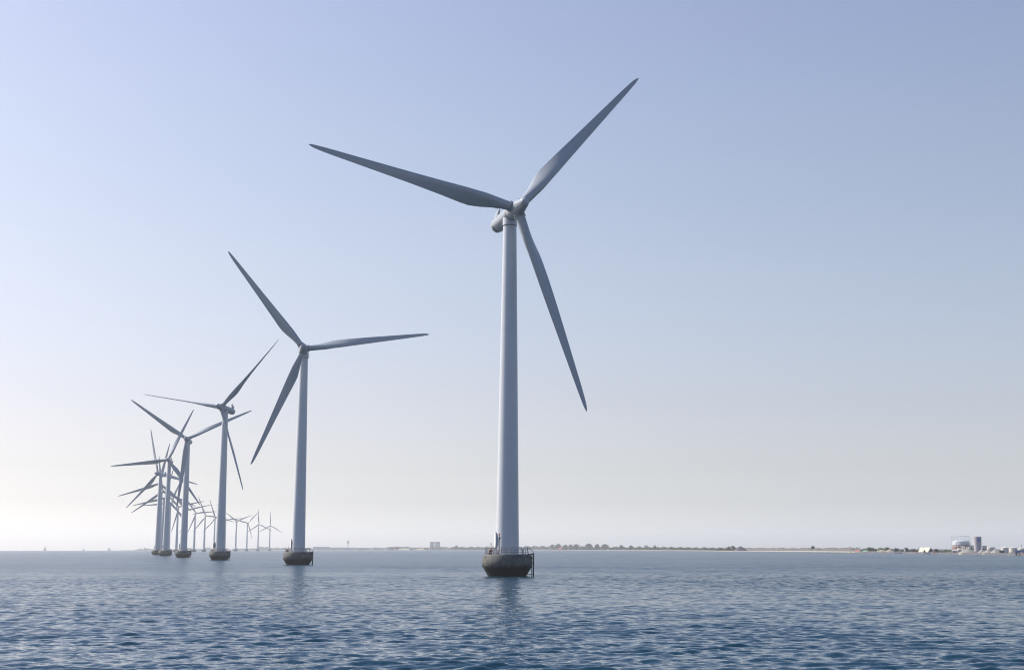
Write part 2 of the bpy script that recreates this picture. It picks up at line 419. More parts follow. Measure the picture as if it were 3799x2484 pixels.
def door_bm(al=R(20), toward=1, hs=-1):
    bm = bmesh.new(); a = DOORAZ
    n_ = Vector((math.sin(a), -math.cos(a), 0)); u = Vector((math.cos(a), math.sin(a), 0))
    hinge = n_ * 2.16 + Vector((0, 0, 6.2)) - u * .5 * hs * -1
    a2 = DOORAZ + R(78); u2 = Vector((math.cos(a2 + R(90)), math.sin(a2 + R(90)), 0)); 
    u2 = Vector((-math.sin(al), -math.cos(al) * toward, 0))
    n2 = u2.cross(Vector((0, 0, 1)))
    oval(bm, hinge + u2 * .42, u2, Vector((0, 0, 1)), n2, .42, 1.2, -.03, .03)
    bmesh.ops.recalc_face_normals(bm, faces=bm.faces); return bm
def steps_bm():
    bm = bmesh.new(); a = DOORAZ
    n_ = Vector((math.sin(a), -math.cos(a), 0)); u = Vector((math.cos(a), math.sin(a), 0)); z = Vector((0, 0, 1))
    mt = Matrix((( u.x, n_.x, 0, 0), (u.y, n_.y, 0, 0), (0, 0, 1, 0), (0, 0, 0, 1)))
    box(bm, -.55, .55, 2.05, 2.95, 4.78, 4.84, mt)
    for i in range(4):
        box(bm, .6 + .26 * i, .84 + .26 * i, 2.3, 2.9, 4.6 - .23 * i, 4.64 - .23 * i, mt)
    for sx, sy in ((-.5, 2.9), (.5, 2.9), (-.5, 2.25), (.5, 2.25)):
        tube(bm, mt @ Vector((sx, sy, 3.74)), mt @ Vector((sx, sy, 4.78)), .035)
    for sx in (-.5, .5): tube(bm, mt @ Vector((sx, 2.92, 4.8)), mt @ Vector((sx, 2.92, 5.7)), .025)
    tube(bm, mt @ Vector((-.5, 2.92, 5.7)), mt @ Vector((.5, 2.92, 5.7)), .025)
    tube(bm, mt @ Vector((.5, 2.92, 5.7)), mt @ Vector((1.55, 2.92, 4.7)), .025)
    return bm
POSTAZ = [R(x) for x in (-88, -71, -58, -46, -34, -12, -1, 14, 31, 45, 58, 70, 112, 128, 145, 162, 180, -162, -145, -128, -108)]
def rp(az, z): 
    r = 3.88 - .14 * (z - 3.74) / 1.15
    return Vector((math.sin(az) * r, -math.cos(az) * r, z))
def rail_bm():
    bm = bmesh.new()
    front = POSTAZ[:12]; back = POSTAZ[12:] + [POSTAZ[0]]
    for zz, r in ((4.87, .045), (4.5, .032), (4.12, .032)):
        polytube(bm, [rp(a, zz) for a in front], r, 6)
        polytube(bm, [rp(a, zz) for a in back], r, 6)
    for p in (POSTAZ[0], POSTAZ[11], POSTAZ[12]): tube(bm, rp(p, 3.9), rp(p, 4.87), .03, n=6)
    tube(bm, rp(front[-1], 4.87), rp(back[0], 4.87), .02, n=6)
    return bm
def handrail_bm(az):
    # handrail of the boat landing sloping outboard
    bm = bmesh.new()
    polytube(bm, [rp(az, 4.87), Vector((4.42, -math.cos(az) * 3.9, 4.3)), Vector((4.62, -math.cos(az) * 3.9, 3.74))], .03, 6); return bm
def post_bm(az):
    bm = bmesh.new(); tube(bm, rp(az, 3.72), rp(az, 4.88), .045, n=6); return bm
def landing_post_bm(x, y, r):
    bm = bmesh.new(); tube(bm, (x, y, -2.5), (x, y, 3.95), r, n=12); return bm
def landing_frame_bm():
    bm = bmesh.new()
    for z in (3.72, 3.1): 
        tube(bm, (3.8 if z > 3.5 else 4.1, -.9, z), (4.6, -.9, z), .07)
        tube(bm, (3.8 if z > 3.5 else 4.1, .1, z), (4.6, .1, z), .07)
    box(bm, 3.6, 4.6, -.85, .05, 3.75, 3.8)
    tube(bm, (3.2, -.9, .33), (4.6, -.9, .3), .05)
    for i in range(10): tube(bm, (4.32, -.8, .5 + .33 * i), (4.32, .05, .5 + .33 * i), .02, n=6)
    return bm
def simple(fn):
    bm = bmesh.new(); fn(bm); return bm

def make_turbine():
    t = thing('wind_turbine', (0, 0, 0), '', 'wind turbine', 'wind turbines standing in the sea')
    D = {}
    f = from_bm('foundation', foundation_bm(), M['foundation'], t, True)
    from_bm('casting_joint', ring_bm(4.43, .035, .03, 'Z', 2.28), M['quay'], f, True)
    for az in (-80, -58, -6, 16.5, 38, 60, 82, 105, 150, -125, -150, 180):
        for z in (3.27, 1.67): from_bm('drain_hole', hole_bm(R(az), z), M['dark'], f, False)
    tw = from_bm('tower', tower_bm(), M['paint'], t, True)
    from_bm('yaw_collar', collar_bm(), M['paint'], tw, True)
    from_bm('seal_ring', ring_bm(1.27, .12, .1, 'Z', 61.9), M['dark'], tw, True)
    for zz in (23.5, 43.0): from_bm('flange_ring', ring_bm(2.035 - .0143 * (zz - 3.84) + .012, .09, .06, 'Z', zz), M['shed'], tw, True)
    df = from_bm('door_frame', door_frame_bm(), M['paint'], t, True)
    from_bm('door', door_bm(R(22), -1, 1), M['white'], df, True)
    from_bm('steps', steps_bm(), M['galv'], t)
    rl = from_bm('railing', rail_bm(), M['galv'], t)
    for az in POSTAZ: from_bm('post', post_bm(az), M['galv'], rl)
    p = from_bm('lantern_pole', simple(lambda b: tube(b, (-1.2, -3.5, 3.7), (-1.2, -3.5, 6.75), .08, n=8)), M['tar'], t)
    from_bm('lantern', simple(lambda b: tube(b, (-1.2, -3.5, 6.95), (-1.2, -3.5, 7.3), .13, .09, n=12)), M['red'], p)
    from_bm('lantern_base', simple(lambda b: tube(b, (-1.2, -3.5, 6.7), (-1.2, -3.5, 6.95), .075, n=12)), M['yellow'], p)
    from_bm('battery_box', simple(lambda b: box(b, -1.12, -.95, -3.6, -3.4, 6.3, 6.65)), M['shed'], p)
    def cabinet(b):
        box(b, 2.62, 2.98, -2.5, -2.15, 3.74, 4.42); box(b, 2.56, 3.04, -2.56, -2.09, 4.42, 4.7)
    from_bm('cabinet', simple(cabinet), M['white'], t)
    from_bm('marker_post', simple(lambda b: box(b, .86, .98, -3.55, -3.47, 4.02, 4.78)), M['white'], t)
    for x, y in ((-1.72, -3.3), (3.0, -2.3)):
        def boll(b, x=x, y=y):
            tube(b, (x, y, 3.72), (x, y, 3.88), .07, n=12); tube(b, (x, y, 3.88), (x, y, 3.97), .1, n=12)
        from_bm('bollard', simple(boll), M['tar'], t)
    def buoyring(b):
        for k, x in ((0, -2.6),):
            c = Vector((x, -2.75, 4.35))
            prev = None
            pts = [c + Vector((math.cos(q), -.25 * math.cos(q), math.sin(q))) * .26 for q in [2 * math.pi * i / 16 for i in range(17)]]
            polytube(b, pts, .05, 8)
    from_bm('lifebuoy', simple(buoyring), M['orange'], t, True)
    def winch(b):
        box(b, -3.1, -2.5, -2.2, -1.7, 3.74, 4.2); tube(b, (-3.05, -1.95, 4.3), (-2.5, -1.95, 4.3), .16, n=12)
    from_bm('winch', simple(winch), M['dshed'], t)
    for az in (R(72), R(94)): from_bm('handrail', handrail_bm(az), M['galv'], rl)
    lf = from_bm('boat_landing', landing_frame_bm(), M['tar'], t)
    from_bm('fender_post', landing_post_bm(4.27, .1, .085), M['tar'], lf)
    from_bm('fender_post', landing_post_bm(4.6, -.9, .11), M['tar'], lf)
    # head
    n = from_bm('nacelle', nacelle_bm(), M['blade'], t, True)
    from_bm('cooler_fin', fin_bm(), M['blade'], n, True)
    from_bm('wind_vane', mast_bm(), M['galv'], n)
    def vent(b):
        r = 1.415; N = 10
        A = []
        for i in range(N + 1):
            q = R(-100) - R(62) * i / N
            A.append([b.verts.new((math.cos(q) * rr, y, math.sin(q) * rr)) for rr, y in ((r, 5.5), (r, 5.85), (r - .1, 5.85), (r - .1, 5.5))])
        for a, c in zip(A, A[1:]):
            for i in range(4): b.faces.new((a[i], a[(i + 1) % 4], c[(i + 1) % 4], c[i]))
        b.faces.new(A[0]); b.faces.new(A[-1][::-1])
    from_bm('vent_slot', simple(vent), M['dark'], n)
    def vent2(b):
        tube(b, (0, 7.0, -.85), (0, 7.16, -1.05), .42, .4, n=18)
    from_bm('exhaust_vent', simple(vent2), M['dark'], n)
    def clasp(b, y):
        q = R(155); c = Vector((math.cos(q) * 1.4, y, math.sin(q) * 1.4)); box(b, c.x - .03, c.x + .03, y - .03, y + .03, c.z - .18, c.z + .18)
    for y in (2.0, 3.6, 5.0): from_bm('clasp', simple(lambda b, y=y: clasp(b, y)), M['shed'], n)
    from_bm('seal_ring', ring_bm(1.33, .16, .1, 'Y', -1.32), M['dark'], n, True)
    h = link('rotor_hub', hub_mesh(), None, t)
    bmsh = blade_bm()
    b0 = from_bm('blade', bmsh, M['blade'], t, True)
    from_bm('root_collar', ring_bm(1.05, .14, .12, 'Z', 1.5), M['blade'], b0, True)
    from_bm('seal_ring', ring_bm(1.02, .09, .1, 'Z', 1.41), M['dark'], b0, True)
    for k in (1, 2):
        c = b0.copy(); COL.objects.link(c); c.parent = t
        for g in list(b0.children):
            d = g.copy(); COL.objects.link(d); d.parent = c
    return t
def pose(t, psi, phi, pitch=0.0):
    head = Matrix.Translation((0, 0, HUB)) @ Matrix.Rotation(psi, 4, 'Z') @ Matrix.Rotation(-TILT, 4, 'X')
    rot = head @ Matrix.Translation((0, -OFFS, 0))
    k = 0
    for c in t.children:
        nm = c.name.split('.')[0]
        if nm == 'nacelle': c.matrix_local = head
        elif nm == 'rotor_hub': c.matrix_local = rot @ Matrix.Rotation(R(90) - phi, 4, 'Y')
        elif nm == 'blade':
            a = phi + k * 2 * math.pi / 3; k += 1
            c.matrix_local = rot @ Matrix.Rotation(R(90) - a, 4, 'Y') @ Matrix.Rotation(-pitch, 4, 'Z')
NEARONLY = {'casting_joint', 'drain_hole', 'cabinet', 'marker_post', 'bollard', 'lifebuoy', 'winch', 'post', 'clasp', 'vent_slot', 'exhaust_vent', 'battery_box', 'seal_ring', 'wind_vane', 'steps', 'lantern_base', 'lantern', 'flange_ring', 'root_collar', 'door'}
def dup(root, lod):
    r = root.copy(); COL.objects.link(r)
    for ch in list(root.children):
        nm = ch.name.split('.')[0]
        if lod >= 2 and nm in NEARONLY: continue
        if lod >= 3 and nm in ('lantern_pole', 'door_frame'): continue
        c = ch.copy(); COL.objects.link(c); c.parent = r
        for g in list(ch.children):
            if lod >= 2 and g.name.split('.')[0] in NEARONLY: continue
            if lod >= 3 and g.name.split('.')[0] == 'fender_post': continue
            d = g.copy(); COL.objects.link(d); d.parent = c
    return r
TURB = [(-15.4, 244.6, 23.8, 48.4), (-88.8, 420.1, 9.7, 8.1), (-158.9, 595.4, -12.2, 50.0), (-225.3, 769.2, 5.9, 25.1), (-290.3, 950.0, 5.4, 66.6),
        (-350.6, 1125.8, -15.9, 106.0), (-403.3, 1293.5, 19.4, 78.6), (-457.9, 1476.1, 28.6, 96.4), (-512.1, 1661.5, 29.6, 74.5), (-557.3, 1836.0, 36.0, 66.6),
        (-601.1, 2017.6, 35.8, 13.4), (-640.9, 2196.7, 28.8, 13.5), (-679.2, 2379.6, 38.0, 5.2), (-712.4, 2559.7, 31.3, 112.2), (-741.9, 2734.9, 31.7, 108.5),
        (-768.9, 2917.3, 36.0, 4.8), (-791.7, 3094.2, 36.2, 23.1), (-812.5, 3276.1, 30.6, 45.2), (-829.4, 3454.5, 29.6, 93.6), (-843.1, 3636.1, 26.9, 89.4)]
TLAB = ['huge nearest wind turbine in the centre, red lantern on its concrete base',
        'second nearest wind turbine, alone left of the huge one, one blade pointing right',
        'third nearest wind turbine, nacelle with cooler fin seen from the side',
        'fourth nearest wind turbine, two blades in a wide V, one down along its tower',
        'fifth nearest wind turbine, one blade level to the left, one up to the right',
        'wind turbine on the leftmost concrete base, dark nose turned left, one blade up',
        'wind turbine right behind the leftmost tower, its left blade sloping slightly down',
        'wind turbine hidden behind the two leftmost towers, its lower left blade crossing two fainter ones',
        'wind turbine with pale nacelle in the narrow gap between the two leftmost towers',
        'wind turbine peeping out just right of the fifth nearest tower, one blade level left',
        'wind turbine in the gap just left of the fourth nearest tower',
        'wind turbine directly behind the fourth nearest tower, one blade rising to the right',
        'small wind turbine, first to the right of the fourth nearest tower',
        'small wind turbine midway between fourth and third nearest towers',
        'small wind turbine touching the left edge of the third nearest tower',
        'small wind turbine touching the right edge of the third nearest tower',
        'small far wind turbine, fourth from the right end of the far line',
        'small far wind turbine, third from the right end of the far line',
        'small far wind turbine, next to last at the right end of the far line',
        'smallest and farthest wind turbine, last at the right end of the far line']
t0 = make_turbine()
DOOR3 = door_bm(R(38), 1, -1); DOOR3M = bpy.data.meshes.new('door'); DOOR3.to_mesh(DOOR3M); DOOR3.free(); DOOR3M.materials.append(M['shed'])
copies = [t0] + [dup(t0, 1 if i < 3 else (2 if i < 6 else 3)) for i in range(1, 20)]
for c in copies[2].children:
    for g in c.children:
        if g.name.split('.')[0] == 'door': g.data = DOOR3M
for i, (t, (x, y, psi, phi)) in enumerate(zip(copies, TURB)):
    t.location = (x, y, zsea(x, y)); t['label'] = TLAB[i]
    pose(t, R(psi), R(phi), R(80) if i == 2 else 0.0)      # the third turbine stands feathered

# ------------------------------------------------------------------ distant shore
CP = math.cos(PITCH)
SX = [0, 470, 1000, 1160, 1440, 1980, 2300, 2600, 2720, 3190, 3450, 3800, 4400]
SD = [6500, 5600, 6200, 5600, 5000, 4100, 3200, 2300, 1850, 1290, 1010, 810, 650]
def shore(b): return float(np.interp(b, SX, SD))
def site(b, d): return Vector(((b - CX) / FPX * d * CP, d, zsea((b - CX) / FPX * d * CP, d)))      # bearing -> place on the sea
def mm(n, d): return n * d * CP / FPX
def bearing_rot(b): return -math.atan((b - CX) / FPX)
rnd = random.Random(11)

def land_strip(name, b0, b1, back0, back1, zf, zb, m, step=12, rough=0.0, front=-1.5):
    bm = bmesh.new(); prev = None; b = b0
    while b <= b1 + .01:
        s = site(b, shore(b) + back0); e = site(b, shore(b) + back1)
        k = rnd.uniform(-rough, rough)
        ring = [bm.verts.new(s + Vector((0, 0, front))), bm.verts.new(s + Vector((0, 0, zf + k * .3))), bm.verts.new(e + Vector((0, 0, zb + k))), bm.verts.new(e + Vector((0, 60, -3)))]
        if prev:
            for i in range(3): bm.faces.new((prev[i], ring[i], ring[i + 1], prev[i + 1]))
        prev = ring; b += step
    bmesh.ops.recalc_face_normals(bm, faces=bm.faces)
    o = from_bm(name, bm, m); tag(o, None, None, kind='structure'); return o
land_strip('land', 1180, 4400, 12, 500, .9, 1.6, M['land'], rough=.3)
land_strip('island', 452, 800, 0, 900, .5, 3.0, M['land'], rough=1.2)
land_strip('far_coast', 790, 1200, 0, 900, .5, 4.5, M['land'], rough=1.5)
land_strip('beach', 1960, 2745, -10, 20, .15, .9, M['sand'], front=-.6)
land_strip('embankment', 2735, 3200, 60, 110, 1.0, 4.6, M['brownland'], rough=.5)
land_strip('quay', 3186, 4400, -6, 60, 1.35, 1.4, M['quay'], step=20)
# grassy rise in front of the warehouse rows
land_strip('meadow', 1450, 1580, -12, 60, .4, 6.5, M['land'], rough=.4)

def clumps(bm, centre, rad, n, size, squash=1.0):
    for _ in range(n):
        while True:
            p = Vector((rnd.uniform(-1, 1), rnd.uniform(-1, 1), rnd.uniform(-1, 1)))
            if .35 < p.length < 1: break
        p *= (1 + .18 * math.sin(p.x * 5 + centre.x) * math.cos(p.z * 6))
        c = centre + Vector((p.x * rad.x, p.y * rad.y, p.z * rad.z))
        nrm = (p + Vector((rnd.uniform(-.6, .6), rnd.uniform(-.6, .6), rnd.uniform(-.3, .7)))).normalized()
        u = nrm.orthogonal().normalized(); w = nrm.cross(u); s = size * rnd.uniform(.6, 1.3); k = rnd.randint(4, 6)
        vs = [bm.verts.new(c + (u * math.cos(q) + w * math.sin(q)) * s * rnd.uniform(.6, 1.1)) for q in [2 * math.pi * i / k for i in range(k)]]
        bm.faces.new(vs)
def tree(b0, b1, hpx, back, label, m='leaf', group='tall trees along the shore', dd=None):
    b = (b0 + b1) / 2; d = (dd or shore(b)) + back; w = mm(b1 - b0, d) * .5; h = mm(hpx, d)
    t = thing('tree', site(b, d) + Vector((0, 0, .6)), label, 'tree', group)
    bm = bmesh.new(); cz = max(h - w * .95, h * .55); rz = h - cz
    clumps(bm, Vector((0, 0, cz)), Vector((w * .93, w * .8, rz)), 230, w * .22)
    if cz - rz * .6 > h * .3: clumps(bm, Vector((0, 0, cz * .6)), Vector((w * .8, w * .7, cz * .45)), 110, w * .2)
    from_bm('crown', bm, M[m], t)
    bm = bmesh.new(); tube(bm, (0, 0, -1), (0, 0, cz), w * .12, w * .05, 7)
    tube(bm, (0, 0, cz * .5), (w * .5, 0, cz), w * .05, w * .02, 5); tube(bm, (0, 0, cz * .45), (-w * .45, w * .2, cz * .95), w * .05, w * .02, 5)
    from_bm('trunk', bm, M['bark'], t)
def woodland(b0, b1, hf, back, name, n, m='leaf', px=2.6):
    bm = bmesh.new()
    for i in range(n):
        b = b0 + (b1 - b0) * rnd.random(); d = shore(b) + back + rnd.uniform(0, 60)
        top = hf(b) * (1 + .16 * math.sin(b * .21) + .12 * math.sin(b * .53 + 1) + .1 * math.sin(b * 1.3))
        z = mm(top, d) * (rnd.random() ** .6)
        clump_c = site(b, d) + Vector((0, 0, z)); s = mm(px, d) * rnd.uniform(.5, 1.2)
        nrm = Vector((rnd.uniform(-.8, .8), -1, rnd.uniform(-.2, 1.2))).normalized(); u = nrm.orthogonal().normalized(); w = nrm.cross(u); k = 5
        bm.faces.new([bm.verts.new(clump_c + (u * math.cos(q) + w * math.sin(q)) * s * rnd.uniform(.6, 1.1)) for q in [2 * math.pi * j / k for j in range(k)]])
    o = from_bm(name, bm, M[m]); o['kind'] = 'stuff'
    return o
def hb(pts): return lambda b: float(np.interp(b, [p[0] for p in pts], [p[1] for p in pts]))
o = woodland(1630, 2720, hb([(1630, 9), (1850, 10), (1980, 12), (2060, 12), (2250, 10), (2400, 11), (2600, 10), (2720, 11)]), 30, 'woodland', 9000)
tag(o, 'continuous belt of blue green woodland behind the pale beach', 'woodland')
o = woodland(2720, 3480, hb([(2720, 11), (2760, 8), (2900, 9), (3050, 10), (3200, 12), (3350, 13), (3480, 12)]), 130, 'woodland', 5200, px=2.4)
tag(o, 'low scrub and woodland along the top of the brown bank', 'woodland')
o = woodland(860, 1165, hb([(860, 5), (940, 5), (958, 10), (985, 11), (1010, 7), (1160, 7)]), 60, 'woodland', 2500, px=2.4)
tag(o, 'faint wooded rise on the horizon behind the smallest turbines', 'woodland')
o = woodland(500, 700, hb([(500, 2), (520, 5), (550, 6), (585, 4), (700, 3)]), 60, 'woodland', 900, px=1.8)
tag(o, 'thin line of bushes on the flat island at left', 'woodland')
o = woodland(1640, 1900, hb([(1640, 6), (1900, 6)]), -2, 'woodland', 1200, px=2)
tag(o, 'low bushes along the shore behind the marina sails', 'woodland')
o = woodland(3478, 3532, hb([(3478, 11), (3500, 12), (3532, 12)]), 90, 'woodland', 600, 'leaf2', px=2.4)
tag(o, 'dark green bushes between the cream hall and the gas holder', 'woodland')

TR = [(2041, 2056, 21, 'tree at the left end of the tall shore clump beside the small white sail'), (2056, 2083, 22, 'broad tree above the orange roof on the beach'),
      (2084, 2107, 19, 'rounded tree right of the orange roof'), (2106, 2128, 21, 'tree behind the second small white sail'), (2124, 2149, 22, 'broad tall tree ending the first clump on its right'),
      (2169, 2197, 24, 'tallest broad tree standing alone beyond the white motor boat'), (2204, 2224, 22, 'narrow upright tree right of the tallest tree'), (2228, 2259, 22, 'wide dome tree, last of the big shore trees'),
      (2295, 2311, 19, 'small open tree rising from the woodland belt'), (2331, 2347, 18, 'small dark tree further right in the woodland belt'),
      (2697, 2710, 17, 'smaller of the two round trees left of the dark heap'), (2708, 2727, 20, 'larger of the two round trees left of the dark heap'),
      (3007, 3022, 21, 'single dome tree standing on the brown bank'), (3160, 3172, 14, 'small bush tree at the end of the brown bank'),
      (3208, 3238, 17, 'bright green wide tree behind the quay start'), (3255, 3274, 17, 'first green tree left of the white ship'), (3274, 3300, 18, 'second green tree left of the white ship'),
      (3312, 3332, 16, 'green tree right behind the white ship'), (3355, 3368, 19, 'tree right of the ship bridge'),
      (1684, 1700, 17, 'lone round tree on the shore left of the huge turbine base'), (1744, 1758, 12, 'small round tree nearer the left of the huge turbine'), (1804, 1816, 13, 'small round tree just beside the huge turbine base')]
for i, (a, b, h, l) in enumerate(TR):
    tree(a, b, h, 25 if a < 2700 else 95, l, 'leaf2' if a in (3208, 3255, 3274) else 'leaf')

def building(name, b0, b1, h, back, label, wall='shed', roof='shed', depth=None, cat='building', gable=0, rows=0, cols=0, base=0, dd=None, group=None, z0=0):
    b = (b0 + b1) / 2; d = (dd or shore(b)) + back; w = mm(b1 - b0, d) / 2; hh = mm(h, d); dp = depth or max(w * 1.1, 12); zb = mm(base, d)
    t = thing(name, site(b, d) + Vector((0, 0, z0)), label, cat, group, bearing_rot(b))
    bm = bmesh.new(); box(bm, -w, w, 0, dp, -2 + zb, hh * (1 - gable)); from_bm('wall', bm, M[wall], t)
    bm = bmesh.new(); e = hh * .02
    if gable:
        z = hh * (1 - gable)
        v = [bm.verts.new(c) for c in ((-w * 1.03, -.3, z), (w * 1.03, -.3, z), (w * 1.03, dp + .3, z), (-w * 1.03, dp + .3, z), (-w * 1.03, dp / 2, hh), (w * 1.03, dp / 2, hh))]
        for f in ((0, 1, 5, 4), (2, 3, 4, 5), (0, 4, 3), (1, 2, 5), (0, 3, 2, 1)): bm.faces.new([v[i] for i in f])
    else: box(bm, -w * 1.01, w * 1.01, -.2, dp + .2, hh + .003, hh * 1.06 + .2)
    from_bm('roof', bm, M[roof], t)
    for r in range(rows):
        for c in range(cols):
            bm = bmesh.new(); x = -w + 2 * w * (c + .5) / cols; z = hh * (1 - gable) * (r + .6) / (rows + .3) + 0; ww = w / cols * .62; wh = hh / (rows + .5) * .22
            box(bm, x - ww, x + ww, -.06, .2, z - wh, z + wh); from_bm('window', bm, M['glass'], t)
    return t
# left of the second turbine
building('warehouse', 693, 714, 8, 100, 'pale block between the fourth nearest tower and the next small turbine', 'tan', 'shed', rows=1, cols=4)
building('warehouse', 724, 747, 8, 100, 'whitish stepped hall between two small turbines left of the third nearest', 'white', 'tan', gable=.3)
building('warehouse', 758, 779, 10, 100, 'blue grey hall just left of the third nearest turbine base', 'shed', 'shed', rows=1, cols=4)
building('hangar', 1161, 1222, 15, 0, 'largest pale hangar at the left end of the airport shore', 'conc', 'shed', gable=.12, rows=1, cols=5)
building('hangar', 1223, 1288, 9, 40, 'long low hall right of the largest hangar, under the row of masts', 'tan', 'conc', rows=1, cols=8)
building('terminal_building', 1277, 1320, 9, 10, 'low dark roofed terminal around the foot of the control tower', 'shed', 'dshed', rows=1, cols=6)
building('terminal_building', 1322, 1376, 8, 20, 'long low building with white front right of the control tower', 'tan', 'shed', rows=1, cols=8)
building('apartment_block', 1380, 1402, 9, 30, 'grey block left of the pair of low houses near the orange sail', 'shed', 'dshed', rows=2, cols=5)
building('apartment_block', 1403, 1428, 8, 30, 'low grey block just left of the stepped pale block', 'conc', 'shed', rows=2, cols=5)
building('apartment_block', 1430, 1441, 10, 30, 'pale end block left of the long dark warehouse', 'conc', 'shed', rows=2, cols=3)
building('warehouse', 1441, 1517, 11, 40, 'long dark grey warehouse behind the orange sail', 'dshed', 'shed', rows=1, cols=10)
building('warehouse', 1518, 1590, 9, 40, 'long pinkish brick building left of the twin towers', 'brick', 'shed', rows=2, cols=12)
building('power_plant_hall', 1592, 1642, 11, 10, 'tan hall in front of the twin block towers', 'tan', 'conc', rows=1, cols=7)
building('tower_block', 1594, 1610.5, 28, 60, 'left one of the twin square tower blocks on the horizon', 'shed', 'dshed', rows=5, cols=4, depth=25, group='twin tower blocks')
building('tower_block', 1613, 1631, 28, 60, 'right one of the twin square tower blocks on the horizon', 'shed', 'dshed', rows=5, cols=4, depth=25, group='twin tower blocks')
building('house', 1652, 1674, 10, 30, 'low pale house right of the twin towers', 'tan', 'brick', gable=.35, rows=1, cols=4)
building('house', 1686, 1701, 12, 80, 'small pale house behind the lone round tree', 'tan', 'brick', gable=.3, rows=1, cols=3)
building('warehouse', 2150, 2168, 13, 60, 'low grey roof showing between two shore tree clumps', 'shed', 'shed', rows=1, cols=4)
building('apartment_block', 2389, 2402, 17, 90, 'left grey block rising behind the woodland belt', 'shed', 'shed', rows=3, cols=3)
building('apartment_block', 2423, 2432, 17, 90, 'right narrower grey block rising behind the woodland belt', 'shed', 'shed', rows=3, cols=2)
building('beach_pavilion', 2071, 2082, 8, 5, 'small orange roofed pavilion on the beach below the trees', 'tan', 'orange', gable=.5, rows=1, cols=3)
building('kiosk', 2474, 2483, 4, 2, 'small white kiosk alone on the beach', 'white', 'white', rows=1, cols=2)
building('kiosk', 2250, 2258, 4, 2, 'tiny reddish hut on the beach under the dome tree', 'white', 'brick', gable=.4)
building('apartment_block', 3149, 3158, 17, 200, 'small bluish block far behind the end of the white jetty', 'shed', 'shed', rows=2, cols=2)
building('apartment_block', 3174, 3187, 16, 180, 'flat topped grey building left of the bright green tree', 'shed', 'shed', rows=2, cols=3)
building('shed', 3200, 3218, 9, 20, 'low shed with pale green roof on the quay', 'conc', 'green', gable=.4, rows=1, cols=3)
building('shed', 3172, 3184, 7, 20, 'little red roofed shed at the start of the quay', 'brick', 'orange', gable=.4)
# airport control tower
def control_tower():
    b, d = 1289.5, shore(1289) + 60; h = mm(33, d); t = thing('control_tower', site(b, d), 'airport control tower with wide cab on a thin shaft', 'control tower')
    w = mm(1.6, d)
    from_bm('shaft', simple(lambda q: tube(q, (0, 0, -2), (0, 0, h * .72), w, w * .9, 12)), M['shed'], t)
    bm = bmesh.new(); lathe(bm, [(w * 1.0, h * .68), (mm(3.4, d), h * .76), (mm(4.0, d), h * .93), (mm(3.6, d), h * .93)], 16); from_bm('cab', bm, M['shed'], t)
    bm = bmesh.new(); lathe(bm, [(mm(4.5, d), h * .93), (mm(4.6, d), h), (mm(1, d), h * 1.01)], 16); from_bm('roof', bm, M['dshed'], t)
control_tower()
for i, bx in enumerate((1230, 1236.5, 1243, 1249, 1254.5, 1262, 1268, 1274)):
    d = shore(bx) + 150; t = thing('light_mast', site(bx, d), 'slim floodlight mast in the row left of the control tower', 'mast', 'floodlight masts of the airport apron')
    from_bm('pole', simple(lambda q: tube(q, (0, 0, 0), (0, 0, mm(17, d)), mm(.3, d), mm(.2, d), 6)), M['shed'], t)
    from_bm('lamp_head', simple(lambda q: box(q, -mm(.9, d), mm(.9, d), -.4, .4, mm(16, d), mm(17, d))), M['shed'], t)
for bx, hh, l in ((2686, 20, 'thin dark mast rising left of the two round trees'), (3383, 17, 'thin mast between the white ship and the cream hall'), (3406, 26, 'tallest thin mast left of the cream hall'), (1512, 17, 'faint mast behind the dark warehouse')):
    d = shore(bx) + 60; t = thing('mast', site(bx, d), l, 'mast')
    from_bm('pole', simple(lambda q: tube(q, (0, 0, 0), (0, 0, mm(hh, d)), mm(.45, d), mm(.3, d), 6)), M['dshed'], t)
    from_bm('crosshead', simple(lambda q: tube(q, (-mm(.9, d), 0, mm(hh * .95, d)), (mm(.9, d), 0, mm(hh * .95, d)), mm(.25, d), n=6)), M['dshed'], t)

